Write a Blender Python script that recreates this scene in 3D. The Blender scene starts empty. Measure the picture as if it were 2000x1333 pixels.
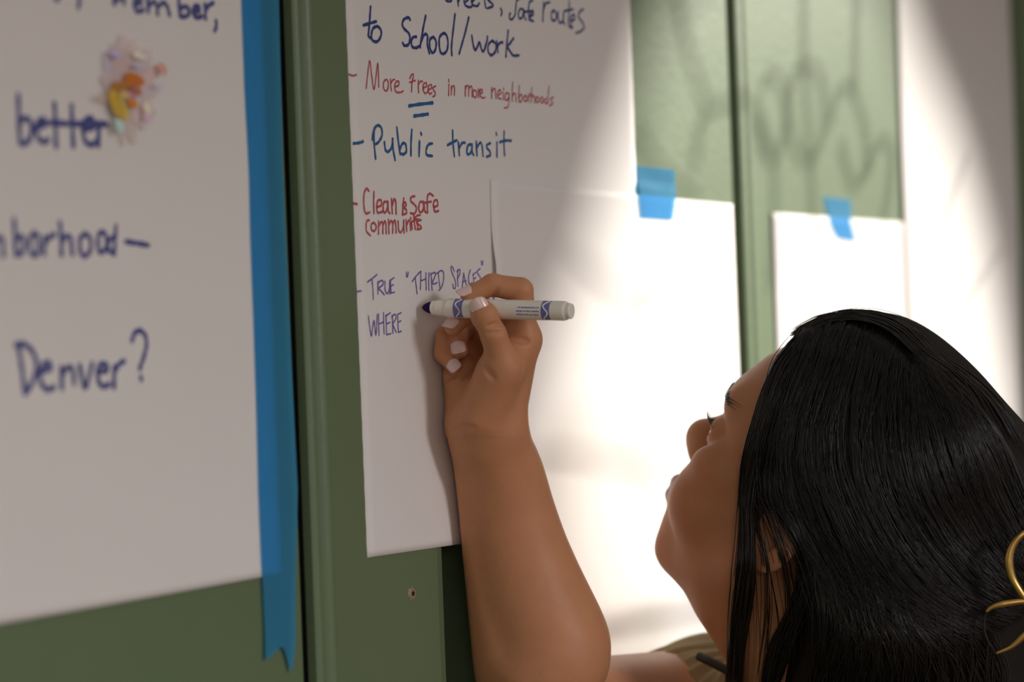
import bpy, math, random
import numpy as np
from mathutils import Vector, Matrix

random.seed(4); rng = np.random.default_rng(11)
scene = bpy.context.scene
COL = scene.collection

# ------------------------------------------------------------------ camera
F_PX = 4722.0                      # 85 mm lens on a 36 mm sensor, 2000 px wide
TH = math.radians(27.0)            # angle between the view axis and the wall
D_WALL = 0.807                     # camera distance from the wall
ROLL = 0.0375
CAM = np.array([0.0, -D_WALL, 1.60])
_f = np.array([math.cos(TH), math.sin(TH), 0.0])
_r0 = np.array([math.sin(TH), -math.cos(TH), 0.0])
_u0 = np.array([0, 0, 1.0])
_c = 1 / math.sqrt(1 + ROLL * ROLL); _s = ROLL * _c
CR = _r0 * _c - _u0 * _s
CU = _u0 * _c + _r0 * _s
CF = _f
cam_data = bpy.data.cameras.new('camera')
cam = bpy.data.objects.new('camera', cam_data); COL.objects.link(cam)
cam_data.lens = 85.0; cam_data.sensor_width = 36.0; cam_data.clip_start = 0.05
m = Matrix.Identity(4)
for i in range(3):
    m[i][0] = CR[i]; m[i][1] = CU[i]; m[i][2] = -CF[i]; m[i][3] = CAM[i]
cam.matrix_world = m
cam_data.dof.use_dof = True
cam_data.dof.focus_distance = 1.655
cam_data.dof.aperture_fstop = 4.1
scene.camera = cam

# ------------------------------------------------------------------ light
scene.view_settings.view_transform = 'Standard'
scene.view_settings.look = 'None'
scene.view_settings.gamma = 1.0
scene.view_settings.exposure = 0.0
try: scene.view_settings.use_curve_mapping = False
except Exception: pass
scene.cycles.use_denoising = True
world = bpy.data.worlds.new('world'); scene.world = world; world.use_nodes = True
bg = world.node_tree.nodes['Background']
bg.inputs[0].default_value = (1.0, 0.91, 0.84, 1); bg.inputs[1].default_value = 0.27
SUN_AZ, SUN_EL = math.radians(62), math.radians(22)
SUN = np.array([math.sin(SUN_AZ) * math.cos(SUN_EL), -math.cos(SUN_AZ) * math.cos(SUN_EL), math.sin(SUN_EL)])
sun_d = bpy.data.lights.new('sun', 'SUN'); sun_d.energy = 10.0; sun_d.color = (1.0, 0.95, 0.86); sun_d.angle = math.radians(0.36)
sun = bpy.data.objects.new('sun', sun_d); COL.objects.link(sun)
sun.rotation_euler = Vector(SUN).to_track_quat('Z', 'Y').to_euler()
# assumed soft light, placed by the arm's shadow
az, el, dist = math.radians(-14), math.radians(15), 3.6
fd = np.array([math.sin(az) * math.cos(el), -math.cos(az) * math.cos(el), math.sin(el)])
fill_d = bpy.data.lights.new('assumed_front_fill', 'AREA'); fill_d.shape = 'RECTANGLE'; fill_d.size = 0.55; fill_d.size_y = 0.6
fill_d.energy = 40; fill_d.color = (1.0, 0.97, 0.99)
fill = bpy.data.objects.new('assumed_front_fill', fill_d); COL.objects.link(fill)
fill.location = Vector(np.array([1.45, 0, 1.55]) + fd * dist)
fill.rotation_euler = Vector(fd).to_track_quat('Z', 'Y').to_euler()

side_fill_d = bpy.data.lights.new('added_side_fill', 'AREA'); side_fill_d.shape = 'DISK'; side_fill_d.size = 1.1  # added soft fill from the left for face and arm, no visible source
side_fill_d.energy = 15; side_fill_d.color = (1.0, 0.86, 0.74)
side_fill = bpy.data.objects.new('added_side_fill', side_fill_d); COL.objects.link(side_fill); side_fill.location = (-2.3, -2.7, 2.3)
side_fill.rotation_euler = (Vector(side_fill.location) - Vector((1.6, -.3, 1.5))).to_track_quat('Z', 'Y').to_euler()

# ------------------------------------------------------------------ helpers
def ray(px, py):
    return CF + (px - 1000.0) / F_PX * CR + (666.5 - py) / F_PX * CU
def P(px, py, z):                                  # photo pixel and depth -> world point
    return CAM + z * ray(px, py)
def C3(px, py, z):                                 # photo pixel and depth -> camera axes (right, up, forward)
    return np.array([(px - 1000.0) / F_PX * z, (666.5 - py) / F_PX * z, z])
def W(px, py, off=0.0):                            # photo pixel -> (x, z) on the plane y = -off
    d = ray(px, py); t = (-off - CAM[1]) / d[1]
    p = CAM + t * d
    return np.array([p[0], p[2]])
def cam2world(v):
    v = np.asarray(v, float)
    return CAM + v[:, :1] * CR + v[:, 1:2] * CU + v[:, 2:3] * CF

def new_mat(name, color, rough=0.5, spec=0.5, metal=0.0, noise=0.0, nscale=40.0, bump=0.0, bscale=200.0, sss=0.0, coat=0.0):
    mt = bpy.data.materials.new(name); mt.use_nodes = True
    nt = mt.node_tree; b = nt.nodes['Principled BSDF']
    b.inputs['Base Color'].default_value = (*color, 1); b.inputs['Roughness'].default_value = rough
    b.inputs['Specular IOR Level'].default_value = spec; b.inputs['Metallic'].default_value = metal
    b.inputs['Coat Weight'].default_value = coat
    if sss:
        b.inputs['Subsurface Weight'].default_value = sss
        b.inputs['Subsurface Radius'].default_value = (1.0, 0.35, 0.2)
        b.inputs['Subsurface Scale'].default_value = 0.004
    tc = nt.nodes.new('ShaderNodeTexCoord')
    if noise:
        n = nt.nodes.new('ShaderNodeTexNoise'); n.inputs['Scale'].default_value = nscale; n.inputs['Detail'].default_value = 5
        nt.links.new(tc.outputs['Object'], n.inputs['Vector'])
        mx = nt.nodes.new('ShaderNodeMix'); mx.data_type = 'RGBA'
        mx.inputs['A'].default_value = (*[c * (1 - noise) for c in color], 1)
        mx.inputs['B'].default_value = (*[min(1, c * (1 + noise)) for c in color], 1)
        nt.links.new(n.outputs['Fac'], mx.inputs['Factor']); nt.links.new(mx.outputs['Result'], b.inputs['Base Color'])
    if bump:
        n2 = nt.nodes.new('ShaderNodeTexNoise'); n2.inputs['Scale'].default_value = bscale; n2.inputs['Detail'].default_value = 3
        nt.links.new(tc.outputs['Object'], n2.inputs['Vector'])
        bp = nt.nodes.new('ShaderNodeBump'); bp.inputs['Strength'].default_value = bump; bp.inputs['Distance'].default_value = 0.001
        nt.links.new(n2.outputs['Fac'], bp.inputs['Height']); nt.links.new(bp.outputs['Normal'], b.inputs['Normal'])
    return mt

M = {}
M['green'] = new_mat('green_paint', (0.134, 0.186, 0.100), 0.38, 0.4, noise=0.05, nscale=9, bump=0.25, bscale=90)
M['plaster'] = new_mat('plaster', (0.62, 0.58, 0.52), 0.9, noise=0.05)
M['floor'] = new_mat('floor_wood', (0.22, 0.13, 0.08), 0.5, noise=0.2, nscale=6)
M['paper'] = new_mat('paper', (0.80, 0.765, 0.745), 0.75, 0.2, noise=0.015, nscale=25, bump=0.05, bscale=500)
M['ink_navy'] = new_mat('ink_navy', (0.022, 0.045, 0.22), 0.6, noise=0.35, nscale=300)
M['ink_blue'] = new_mat('ink_blue', (0.012, 0.11, 0.30), 0.6, noise=0.35, nscale=300)
M['ink_red'] = new_mat('ink_red', (0.50, 0.075, 0.09), 0.6, noise=0.3, nscale=300)
M['ink_purple'] = new_mat('ink_purple', (0.17, 0.11, 0.40), 0.6, noise=0.3, nscale=300)
M['ink_violet_blue'] = new_mat('ink_violet_blue', (0.07, 0.08, 0.28), 0.6, noise=0.3, nscale=120)
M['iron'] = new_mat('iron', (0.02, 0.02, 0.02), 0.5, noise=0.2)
M['skin'] = new_mat('skin', (0.53, 0.243, 0.122), 0.50, 0.28, noise=0.10, nscale=55, bump=0.10, bscale=900, sss=0.15)
M['lip'] = new_mat('lip', (0.27, 0.075, 0.06), 0.4, 0.4, noise=0.08, sss=0.2)
M['nail'] = new_mat('nail_polish', (0.76, 0.55, 0.51), 0.28, 0.5, noise=0.02, coat=0.25)
M['hair'] = new_mat('hair', (0.010, 0.0075, 0.0065), 0.36, 0.5, noise=0.3, nscale=60)
M['hair_base'] = new_mat('hair_under', (0.009, 0.007, 0.006), 0.62, 0.18, noise=0.3, nscale=60)
M['gold'] = new_mat('gold', (0.62, 0.40, 0.13), 0.28, 0.5, metal=1.0, noise=0.06)
M['blouse'] = new_mat('olive_cotton', (0.27, 0.205, 0.108), 0.85, 0.2, noise=0.12, nscale=120, bump=0.5, bscale=1200)
M['cord'] = new_mat('dark_cord', (0.02, 0.013, 0.009), 0.8, noise=0.2)
M['trouser'] = new_mat('dark_denim', (0.02, 0.025, 0.045), 0.85, noise=0.2, nscale=200)
M['shoe'] = new_mat('shoe', (0.03, 0.025, 0.02), 0.5, noise=0.2)
M['eye_white'] = new_mat('eye_white', (0.72, 0.70, 0.66), 0.12, 0.6, noise=0.04, coat=0.8)
M['iris'] = new_mat('iris', (0.03, 0.015, 0.008), 0.1, 0.6, noise=0.3, nscale=900, coat=0.8)
M['marker_body'] = new_mat('marker_plastic', (0.83, 0.78, 0.69), 0.32, 0.5, noise=0.015)
M['marker_ink'] = new_mat('marker_print', (0.16, 0.16, 0.42), 0.45, noise=0.05)
M['nib'] = new_mat('nib', (0.022, 0.008, 0.075), 0.85, 0.2, noise=0.2, nscale=600)
M['bare_wood'] = new_mat('chipped_wood', (0.30, 0.22, 0.14), 0.8, noise=0.35, nscale=700)
M['hole'] = new_mat('hole_dark', (0.012, 0.008, 0.006), 0.9, noise=0.2)

def tape_mat():
    mt = new_mat('painters_tape', (0.085, 0.40, 0.68), 0.75, 0.15, noise=0.06, nscale=60, bump=0.2, bscale=700)
    nt = mt.node_tree; b = nt.nodes['Principled BSDF']; out = nt.nodes['Material Output']
    tr = nt.nodes.new('ShaderNodeBsdfTransparent'); tr.inputs[0].default_value = (0.10, 0.48, 0.86, 1)
    mx = nt.nodes.new('ShaderNodeMixShader'); mx.inputs[0].default_value = 0.58
    nt.links.new(b.outputs[0], mx.inputs[1]); nt.links.new(tr.outputs[0], mx.inputs[2]); nt.links.new(mx.outputs[0], out.inputs[0])
    return mt
M['tape'] = tape_mat()
def shard_mat(name, color, tr_amount):
    mt = new_mat(name, color, 0.4, 0.3, noise=0.10, nscale=90)
    nt = mt.node_tree; b = nt.nodes['Principled BSDF']; out = nt.nodes['Material Output']
    b.inputs['Coat Weight'].default_value = 0.1
    tr = nt.nodes.new('ShaderNodeBsdfTransparent'); mx = nt.nodes.new('ShaderNodeMixShader'); mx.inputs[0].default_value = min(.75, tr_amount * 1.05)
    nt.links.new(b.outputs[0], mx.inputs[1]); nt.links.new(tr.outputs[0], mx.inputs[2]); nt.links.new(mx.outputs[0], out.inputs[0])
    return mt

def link(name, verts, faces, mat, parent=None, smooth=False):
    me = bpy.data.meshes.new(name)
    if isinstance(verts, np.ndarray): verts = verts.tolist()
    if isinstance(faces, np.ndarray): faces = faces.tolist()
    me.from_pydata([tuple(v) for v in verts], [], faces); me.update()
    if mat is not None: me.materials.append(mat)
    if smooth: me.polygons.foreach_set('use_smooth', [True] * len(me.polygons))
    o = bpy.data.objects.new(name, me); COL.objects.link(o)
    if parent is not None:
        o.parent = parent
    return o
def tag(o, label=None, cat=None, group=None, kind=None):
    if label: o['label'] = label
    if cat: o['category'] = cat
    if group: o['group'] = group
    if kind: o['kind'] = kind
    return o
def recenter(o, p):                                # move the origin without moving the geometry
    p = Vector(p); o.data.transform(Matrix.Translation(-p)); o.location = p
def empty(name, loc):
    e = bpy.data.objects.new(name, None); COL.objects.link(e); e.location = Vector(loc); e.empty_display_size = 0.02
    return e
def adopt(root, o):                                # parent, keeping world placement
    o.parent = root
    o.matrix_parent_inverse = Matrix.Translation(-Vector(root.location))
    return o
def box(name, lo, hi, mat, parent=None):
    x0, y0, z0 = lo; x1, y1, z1 = hi
    v = [(x0,y0,z0),(x1,y0,z0),(x1,y1,z0),(x0,y1,z0),(x0,y0,z1),(x1,y0,z1),(x1,y1,z1),(x0,y1,z1)]
    f = [(0,3,2,1),(4,5,6,7),(0,1,5,4),(1,2,6,5),(2,3,7,6),(3,0,4,7)]
    return link(name, v, f, mat, parent)
def catmull(pts, n=8):
    p = np.asarray(pts, float)
    if len(p) < 3:
        t = np.linspace(0, 1, max(2, n))[:, None]
        return p[0] * (1 - t) + p[-1] * t
    q = np.vstack([2 * p[0] - p[1], p, 2 * p[-1] - p[-2]]); out = []
    for i in range(1, len(q) - 2):
        t = np.linspace(0, 1, n, endpoint=False)[:, None]
        a, b, c, d = q[i-1], q[i], q[i+1], q[i+2]
        out.append(0.5 * (2*b + (c-a)*t + (2*a-5*b+4*c-d)*t*t + (3*b-a-3*c+d)*t**3))
    out.append(p[-1:]); return np.vstack(out)
def tube(path, rad, sides=8, caps=True):
    path = np.asarray(path, float); n = len(path)
    rad = np.broadcast_to(np.asarray(rad, float), (n,))
    tg = np.gradient(path, axis=0); tg /= np.linalg.norm(tg, axis=1)[:, None] + 1e-12
    ref = np.array([0.3, 0.2, 0.93])
    if abs(tg[0] @ ref) > 0.9: ref = np.array([0.9, 0.3, 0.1])
    v = []; nrm = ref - (ref @ tg[0]) * tg[0]
    for i in range(n):
        nrm = nrm - (nrm @ tg[i]) * tg[i]; nrm /= np.linalg.norm(nrm) + 1e-12
        bi = np.cross(tg[i], nrm)
        for k in range(sides):
            a = 2 * math.pi * k / sides
            v.append(path[i] + rad[i] * (math.cos(a) * nrm + math.sin(a) * bi))
    f = []
    for i in range(n - 1):
        for k in range(sides):
            k2 = (k + 1) % sides
            f.append((i*sides+k, i*sides+k2, (i+1)*sides+k2, (i+1)*sides+k))
    if caps:
        f.append(tuple(range(sides - 1, -1, -1))); f.append(tuple((n-1)*sides + k for k in range(sides)))
    return np.array(v), f
def merge(parts):
    V = []; Fc = []; o = 0
    for v, f in parts:
        V.append(np.asarray(v, float)); Fc += [tuple(i + o for i in q) for q in f]; o += len(v)
    return np.vstack(V), Fc

# ------------------------------------------------------------------ setting
def slab(name, x0, x1, y0, y1, z0, z1, mat):
    return tag(box(name, (x0, y0, z0), (x1, y1, z1), mat), kind='structure')
def wall_with_slot():
    s0, s1 = W(568, 667)[0], W(594, 667)[0]
    s2, s3 = W(874, 1200)[0], W(955, 1200)[0]
    pr = [(-1.2, .12), (-1.2, 0), (s0, 0), (s0, .045), (s1, .045), (s1, 0), (s2 - .012, 0), (s2, .003), (s2, .06), (s3, .06), (s3, 0), (5.1, 0), (5.1, .12)]
    n = len(pr); v = [(x, y, 0) for x, y in pr] + [(x, y, 2.9) for x, y in pr]
    f = [(i, (i+1) % n, n + (i+1) % n, n + i) for i in range(n)] + [tuple(range(n-1, -1, -1)), tuple(range(n, 2*n))]
    return tag(link('wall_back', v, f, M['green']), kind='structure')
wall = wall_with_slot()
slab('gap_shade_strip', W(594, 667)[0] - .0015, W(594, 667)[0], .0006, .0448, 0, 2.9, M['iron'])      # dark-coloured strip lining the door gap, stands for its deep shade
slab('fill_blocker', -1.2, 3.0, -1.85, -1.72, 2.155, 2.9, M['plaster'])      # added unseen blocker, dims the assumed front fill higher up the wall
floor = slab('floor', -1.2, 5.1, -4.2, 0.12, -0.1, 0.0, M['floor'])

def moulding(name, xs, prof):                      # vertical strip: profile of (x, proud) points, extruded
    z0, z1 = 0.0, 2.9
    pts = [(xs[0][0], 0.002)] + [(x, -p) for x, p in xs] + [(xs[-1][0], 0.002)]
    n = len(pts); v = [(x, y, z0) for x, y in pts] + [(x, y, z1) for x, y in pts]
    f = [(i, i+1, n+i+1, n+i) for i in range(n - 1)] + [tuple(range(n-1, -1, -1)), tuple(range(n, 2*n)), (n-1, 0, n, 2*n-1)]
    return tag(link(name, v, f, M['green']), kind='structure')
def bead(x0, w, base, h, n=7):
    return [(x0 + w * i / n, base + h * math.sin(math.pi * i / n)) for i in range(n + 1)]
# left astragal; its dark side faces the camera
xa = W(594, 667, 0.004)[0]; xb = W(640, 667, 0.004)[0]
wd = xb - xa
moulding('trim_1', [(xa, .0040)] + bead(xa + .0005, wd*.24, .0045, .0022) + [(xa + wd*.27, .0015)] + [(xa + wd*.48, .0015)]
         + bead(xa + wd*.52, wd*.40, .0030, .0035) + [(xa + wd*.95, .0015), (xb, .0015), (xb + .004, .0013)], None)
xa2 = W(1459, 667, 0.005)[0]; xb2 = W(1486, 667, 0.005)[0]; wd2 = xb2 - xa2
moulding('trim_2', [(xa2, .0048)] + bead(xa2 + .0005, wd2*.38, .0050, .0013) + [(xa2 + wd2*.42, .0042), (xa2 + wd2*.50, .0042)]
         + bead(xa2 + wd2*.54, wd2*.42, .0045, .0016) + [(xb2 + .002, .0015)], None)
xa3 = W(2012, 667, 0.012)[0]
moulding('trim_3', [(xa3, .018)] + bead(xa3 + .001, .02, .018, .003) + [(xa3 + .05, .015), (xa3 + .055, .002)], None)
# flush stile edge right of the left astragal, under the second sheet
xs = W(722, 1200, 0)[0]
moulding('trim_4', [(xb + .003, .0012), (xs, .0012)], None)

# the assumed window wall, out of view, and an added mask beyond it shaping the sun patch
XR, XO = 5.0, 16.0
def to_right(px, py, xr=5.0):                              # a point of the lit patch -> the window wall, along the sun
    x, z = W(px, py); t = (xr - x) / SUN[0]
    return (t * SUN[1], z + t * SUN[2])
patch = [(1120, 1362), (1040, 1340), (985, 1250), (950, 1100), (950, 900), (970, 730), (1010, 590), (1050, 480), (1075, 410), (1105, 300),
         (1132, 215), (1162, 130), (1186, 50), (1206, -20), (1258, -90), (1400, -140), (1540, -140), (1655, -115), (1722, -55),
         (1757, 40), (1785, 133), (1840, 250), (1876, 350), (1908, 460), (1930, 560), (1952, 700), (1972, 850), (1990, 1050), (2010, 1300), (2010, 1366)]
hole = [to_right(*p, XO) for p in patch]
pts2 = catmull(hole + [hole[0]], 4)[:-1]
def wall_with_hole(name, XR, outer, pts2):
    import bmesh
    bm = bmesh.new()
    def ring(loop): 
        vs = [bm.verts.new((XR, y, z)) for y, z in loop]
        return [bm.edges.new((vs[i], vs[(i+1) % len(vs)])) for i in range(len(vs))]
    e = ring(outer) + ring([tuple(p) for p in pts2])
    bmesh.ops.triangle_fill(bm, use_beauty=True, use_dissolve=False, edges=e)
    r = bmesh.ops.extrude_face_region(bm, geom=bm.faces[:])
    bmesh.ops.translate(bm, vec=(0.1, 0, 0), verts=[g for g in r['geom'] if isinstance(g, bmesh.types.BMVert)])
    bmesh.ops.recalc_face_normals(bm, faces=bm.faces[:])
    me = bpy.data.meshes.new(name); bm.to_mesh(me); bm.free(); me.materials.append(M['plaster'])
    o = bpy.data.objects.new(name, me); COL.objects.link(o); o['kind'] = 'structure'
    return o
wall_with_hole('sun_mask_outside', XO, [(-11, 0.0), (0.5, 0.0), (0.5, 12.0), (-11, 12.0)], pts2)  # unseen mask, its opening cut to the outline of the sun patch
wp = np.array([to_right(*p) for p in patch]); y0_, y1_, z0_, z1_ = wp[:, 0].min() - .22, wp[:, 0].max() + .22, wp[:, 1].min() - .22, wp[:, 1].max() + .22
wall_with_hole('wall_right', XR, [(-4.2, 0.0), (0.12, 0.0), (0.12, 4.2), (-4.2, 4.2)], [(y0_, z0_), (y1_, z0_), (y1_, z1_), (y0_, z1_)])
bars = [
 [(1570,-120),(1570,130),(1583,320),(1588,560),(1600,900)], [(1674,-90),(1668,190)],
 [(1540,180),(1556,137),(1580,130),(1606,165),(1610,240),(1600,290),(1580,315),(1556,298),(1540,240),(1540,180)],
 [(1487,185),(1500,146),(1516,152),(1534,200),(1532,260),(1515,312),(1490,290),(1472,225)],
 [(1622,250),(1632,192),(1650,170),(1671,195),(1690,262),(1690,330),(1672,366),(1656,340),(1640,280)],
 [(1358,330),(1365,252),(1388,216),(1420,205),(1466,208),(1490,250),(1510,318)],
 [(1316,-60),(1345,100),(1382,215)], [(1694,345),(1708,292),(1724,276),(1740,300),(1735,372),(1722,440)],
 [(1512,312),(1512,420),(1508,560)], [(1250,250),(1290,340),(1360,395)],
 [(1095,480),(1200,580),(1320,690)], [(1952,490),(1890,580),(1840,660)], [(1880,310),(1830,450),(1790,580)],
 [(1010,870),(1150,900),(1340,945)], [(1240,580),(1290,545),(1340,580),(1350,660)] ]
g = []
for b in bars:
    q = catmull([to_right(*p, XR + .03) for p in b], 6)
    g.append(tube([(XR + .03, y, z) for y, z in q], .0023, 6))
wb = catmull([to_right(*p, XR + .03) for p in ((930, 1275), (1240, 1215), (2100, 1080))], 6)
g.append(tube([(XR + .03, y, z) for y, z in wb], .0042, 6))
v, f = merge(g)
tag(link('window_1', v, f, M['iron']), kind='structure')  # iron grille, itself unseen, assumed from the scroll shadows

# chipped screw hole in the green panel
hx, hz = W(803, 1160)
root = empty('screw_hole', (hx, -0.0005, hz)); tag(root, 'small chipped screw hole in the green panel below the middle sheet', 'screw hole')
n = 22; ring = []; vv = []; ff = []
for i in range(n):
    a = 2 * math.pi * i / n; r1 = .0042 * (1 + .35 * rng.random()); 
    vv.append((math.cos(a) * r1, 0.0003, math.sin(a) * r1 * .95)); 
for i in range(n):
    a = 2 * math.pi * i / n; r1 = .0030 * (1 + .15 * rng.random())
    vv.append((math.cos(a) * r1, -.0012, math.sin(a) * r1))
for i in range(n):
    a = 2 * math.pi * i / n
    vv.append((math.cos(a) * .0019, -.0009, math.sin(a) * .0019))
for j in range(2):
    for i in range(n):
        k = (i + 1) % n; ff.append((j*n+i, j*n+k, (j+1)*n+k, (j+1)*n+i))
ff.append(tuple(range(3*n-1, 2*n-1, -1)))
link('chipped_rim', vv, ff, M['bare_wood'], root)
vv, ff = tube([(0, -.0006, 0), (0, -.0014, 0)], .0017, 14); link('bore', vv, ff, M['hole'], root)

# ------------------------------------------------------------------ sheets of paper
class Sheet:
    """a sheet hung on the wall: corner pixels -> a wavy grid with thickness"""
    def __init__(s, name, corners, base, wave, label, nx=40, nz=90, jag=0.0002, lift=None):
        s.base, s.wave, s.lift = base, wave, lift
        c = [W(*p, base) for p in corners]          # top-left, top-right, bottom-right, bottom-left
        s.c = c
        V = []; 
        for j in range(nz + 1):
            for i in range(nx + 1):
                u, w = i / nx, j / nz
                p = (c[0]*(1-u) + c[1]*u)*(1-w) + (c[3]*(1-u) + c[2]*u)*w
                x, z = p
                if i in (0, nx): x += jag * math.sin(j * 1.7 + i)
                V.append((x, s.y(x, z), z))
        n = len(V); Fc = []
        for j in range(nz):
            for i in range(nx):
                a = j*(nx+1)+i; Fc.append((a, a+nx+1, a+nx+2, a+1))
        o = link(name, V, Fc, M['paper'], smooth=True)
        md = o.modifiers.new('thickness', 'SOLIDIFY'); md.thickness = 0.00022; md.offset = -1
        tag(o, label, 'paper sheet', 'paper sheets taped to the green wall')
        s.o = o
    def y(s, x, z):
        d = s.base + s.wave * (math.sin(x * 9 + 1.3) * math.cos(z * 6 + .4) + .5 * math.sin(x * 21 + z * 11))
        if s.lift: d += s.lift(x, z)
        return -d

LEFT = Sheet('paper_sheet', [(-260, -160), (505, -160), (551, 1121), (-210, 1258)], .0015, .0005,
             'large white sheet at far left ending in Denver with a question mark')
P2 = Sheet('paper_sheet', [(669, -160), (1226, -160), (1262, 1010), (718, 1090)], .0015, .0006,
           'white sheet the hand is writing on, ending in true third spaces',
           lift=lambda x, z: 0)
SA_l = lambda x, z: .0035 * max(0, min(1, (1.60 - x) / .05)) * math.exp(-((z - 1.650) / .020) ** 2)
SA = Sheet('paper_sheet', [(958, 351), (1431, 399), (1474, 1500), (985, 1620)], .0024, .0003,
           'blank sunlit sheet overlapping the written sheet, behind the raised arm', lift=SA_l)
SB = Sheet('paper_sheet', [(1507, 415), (1790, 437), (1830, 1500), (1550, 1560)], .0013, .0004,
           'blank sunlit sheet hung just right of the far moulding, above the dark hair')
SC = Sheet('paper_sheet', [(1746, -160), (1985, -150), (2035, 1420), (1800, 1480)], .0024, .0006,
           'blank sheet at far right, tall and partly in shade beside the green wall')

# ------------------------------------------------------------------ handwriting
def ribbon(pts2d, w, sheet, lift=.00035):
    """pts2d in wall metres -> flat stroke with round ends, following the sheet"""
    p = np.asarray(pts2d, float); tg = np.gradient(p, axis=0); tg /= np.linalg.norm(tg, axis=1)[:, None] + 1e-12
    nr = np.c_[-tg[:, 1], tg[:, 0]]
    hw = w / 2 * (1 + .12 * np.sin(np.arange(len(p)) * .9 + p[0, 0] * 900))
    L = p + nr * hw[:, None]; Rr = p - nr * hw[:, None]
    V = []; Fc = []
    def add(q): V.append((q[0], sheet.y(q[0], q[1]) - lift, q[1])); return len(V) - 1
    idx = [(add(L[i]), add(Rr[i])) for i in range(len(p))]
    for i in range(len(p) - 1): Fc.append((idx[i][0], idx[i][1], idx[i+1][1], idx[i+1][0]))
    for end, sgn in ((0, -1), (len(p) - 1, 1)):
        a0 = math.atan2(nr[end, 1], nr[end, 0]); fan = []
        for k in range(7):
            a = a0 - sgn * math.pi * k / 6
            fan.append(add(p[end] + hw[end] * np.array([math.cos(a), math.sin(a)])))
        Fc.append(tuple(fan))
    return V, Fc
def write(name, sheet, strokes, mat, w, org, sc, n=7):
    parts = []; k = 0
    for st in strokes:
        ww = w
        px = catmull([(org[0] + a * sc, org[1] + b * sc) for a, b in st], n if len(st) > 2 else 6)
        q = np.array([W(a, b, sheet.base) for a, b in px])
        if len(q) >= 2 and np.linalg.norm(q[-1] - q[0]) + np.ptp(q) > 1e-6:
            parts.append(ribbon(q, ww, sheet, .00030 + .00001 * (k % 9))); k += 1
    v, f = merge(parts)
    o = link(name, v, f, mat, sheet.o)
    return o
OA, OB, OC, OD, OE = (650, 0), (650, 340), (780, 500), (0, 0), (0, 400)
A3 = .3
write('lettering', P2, [
 [(722,-20),(735,5),(762,8),(775,-15)], [(800,-60),(806,-10),(812,38)], [(812,10),(828,-20),(848,-26)],
 [(858,15),(880,-10),(868,-35),(850,0),(858,35),(890,48),(905,35)], [(900,15),(922,-10),(912,-35),(898,0),(905,30),(935,40),(950,22)],
 [(975,-70),(985,0),(992,50)], [(955,-20),(1010,-28)], [(1035,-20),(1005,-5),(1035,25),(1038,42),(1000,55)], [(1090,55),(1100,78),(1092,102)],
 [(1222,-12),(1198,5),(1190,60),(1185,100),(1162,128),(1148,110),(1155,85)], [(1240,62),(1220,58),(1208,90),(1215,120),(1235,110),(1245,65),(1248,110),(1258,128)],
 [(1302,5),(1282,15),(1275,70),(1280,132)], [(1250,78),(1305,70)], [(1288,108),(1308,92),(1300,72),(1287,95),(1288,128),(1308,138)],
 [(1375,15),(1372,70),(1368,138)], [(1372,62),(1390,22),(1415,15)], [(1440,65),(1425,85),(1428,130),(1450,130),(1458,95),(1440,65)],
 [(1468,75),(1468,120),(1480,150),(1500,130),(1503,80)], [(1503,80),(1503,140),(1512,158)], [(1540,5),(1540,80),(1535,150),(1545,175),(1562,182)], [(1510,72),(1565,60)],
 [(1550,142),(1575,122),(1570,95),(1554,110),(1550,150),(1562,182)], [(1630,60),(1605,80),(1600,110),(1628,150),(1635,180),(1612,205),(1585,215)]],
 M['ink_navy'], 0.00184, OA, A3)
write('lettering', P2, [
 [(245,45),(240,120),(235,190),(232,235),(250,248)], [(198,165),(260,146),(282,140)], [(290,170),(262,185),(250,230),(260,265),(290,270),(312,235),(312,195),(290,170)],
],
 M['ink_navy'], .00216, OA, A3)
write('lettering', P2, [
 [(500,130),(490,115),(462,125),(450,155),(460,185),(490,215),(500,250),(490,290),(465,297),(453,280)], [(540,240),(518,245),(508,275),(515,305),(540,312),(560,300)],
 [(600,105),(585,180),(572,260),(565,308)], [(568,280),(590,228),(612,232),(612,290),(625,348)], [(650,240),(628,260),(628,310),(645,345),(665,320),(668,270),(650,240)],
 [(715,215),(690,245),(690,310),(705,350),(735,335),(745,280),(735,230),(715,215)], [(790,95),(778,200),(768,300),(770,358)], [(880,115),(860,200),(835,290),(818,348)],
 [(900,232),(908,285),(920,325),(935,310),(950,275),(965,325),(980,330),(1000,265),(1003,238)], [(1035,265),(1010,290),(1008,335),(1028,360),(1055,335),(1060,290),(1035,265)],
 [(1064,270),(1070,310),(1072,340)], [(1068,312),(1082,282),(1104,276)], [(1140,200),(1132,280),(1125,368)], [(1175,250),(1150,285),(1130,302)], [(1130,300),(1155,338),(1175,362),(1212,360)]],
 M['ink_navy'], 0.00216, OA, A3)
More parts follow.
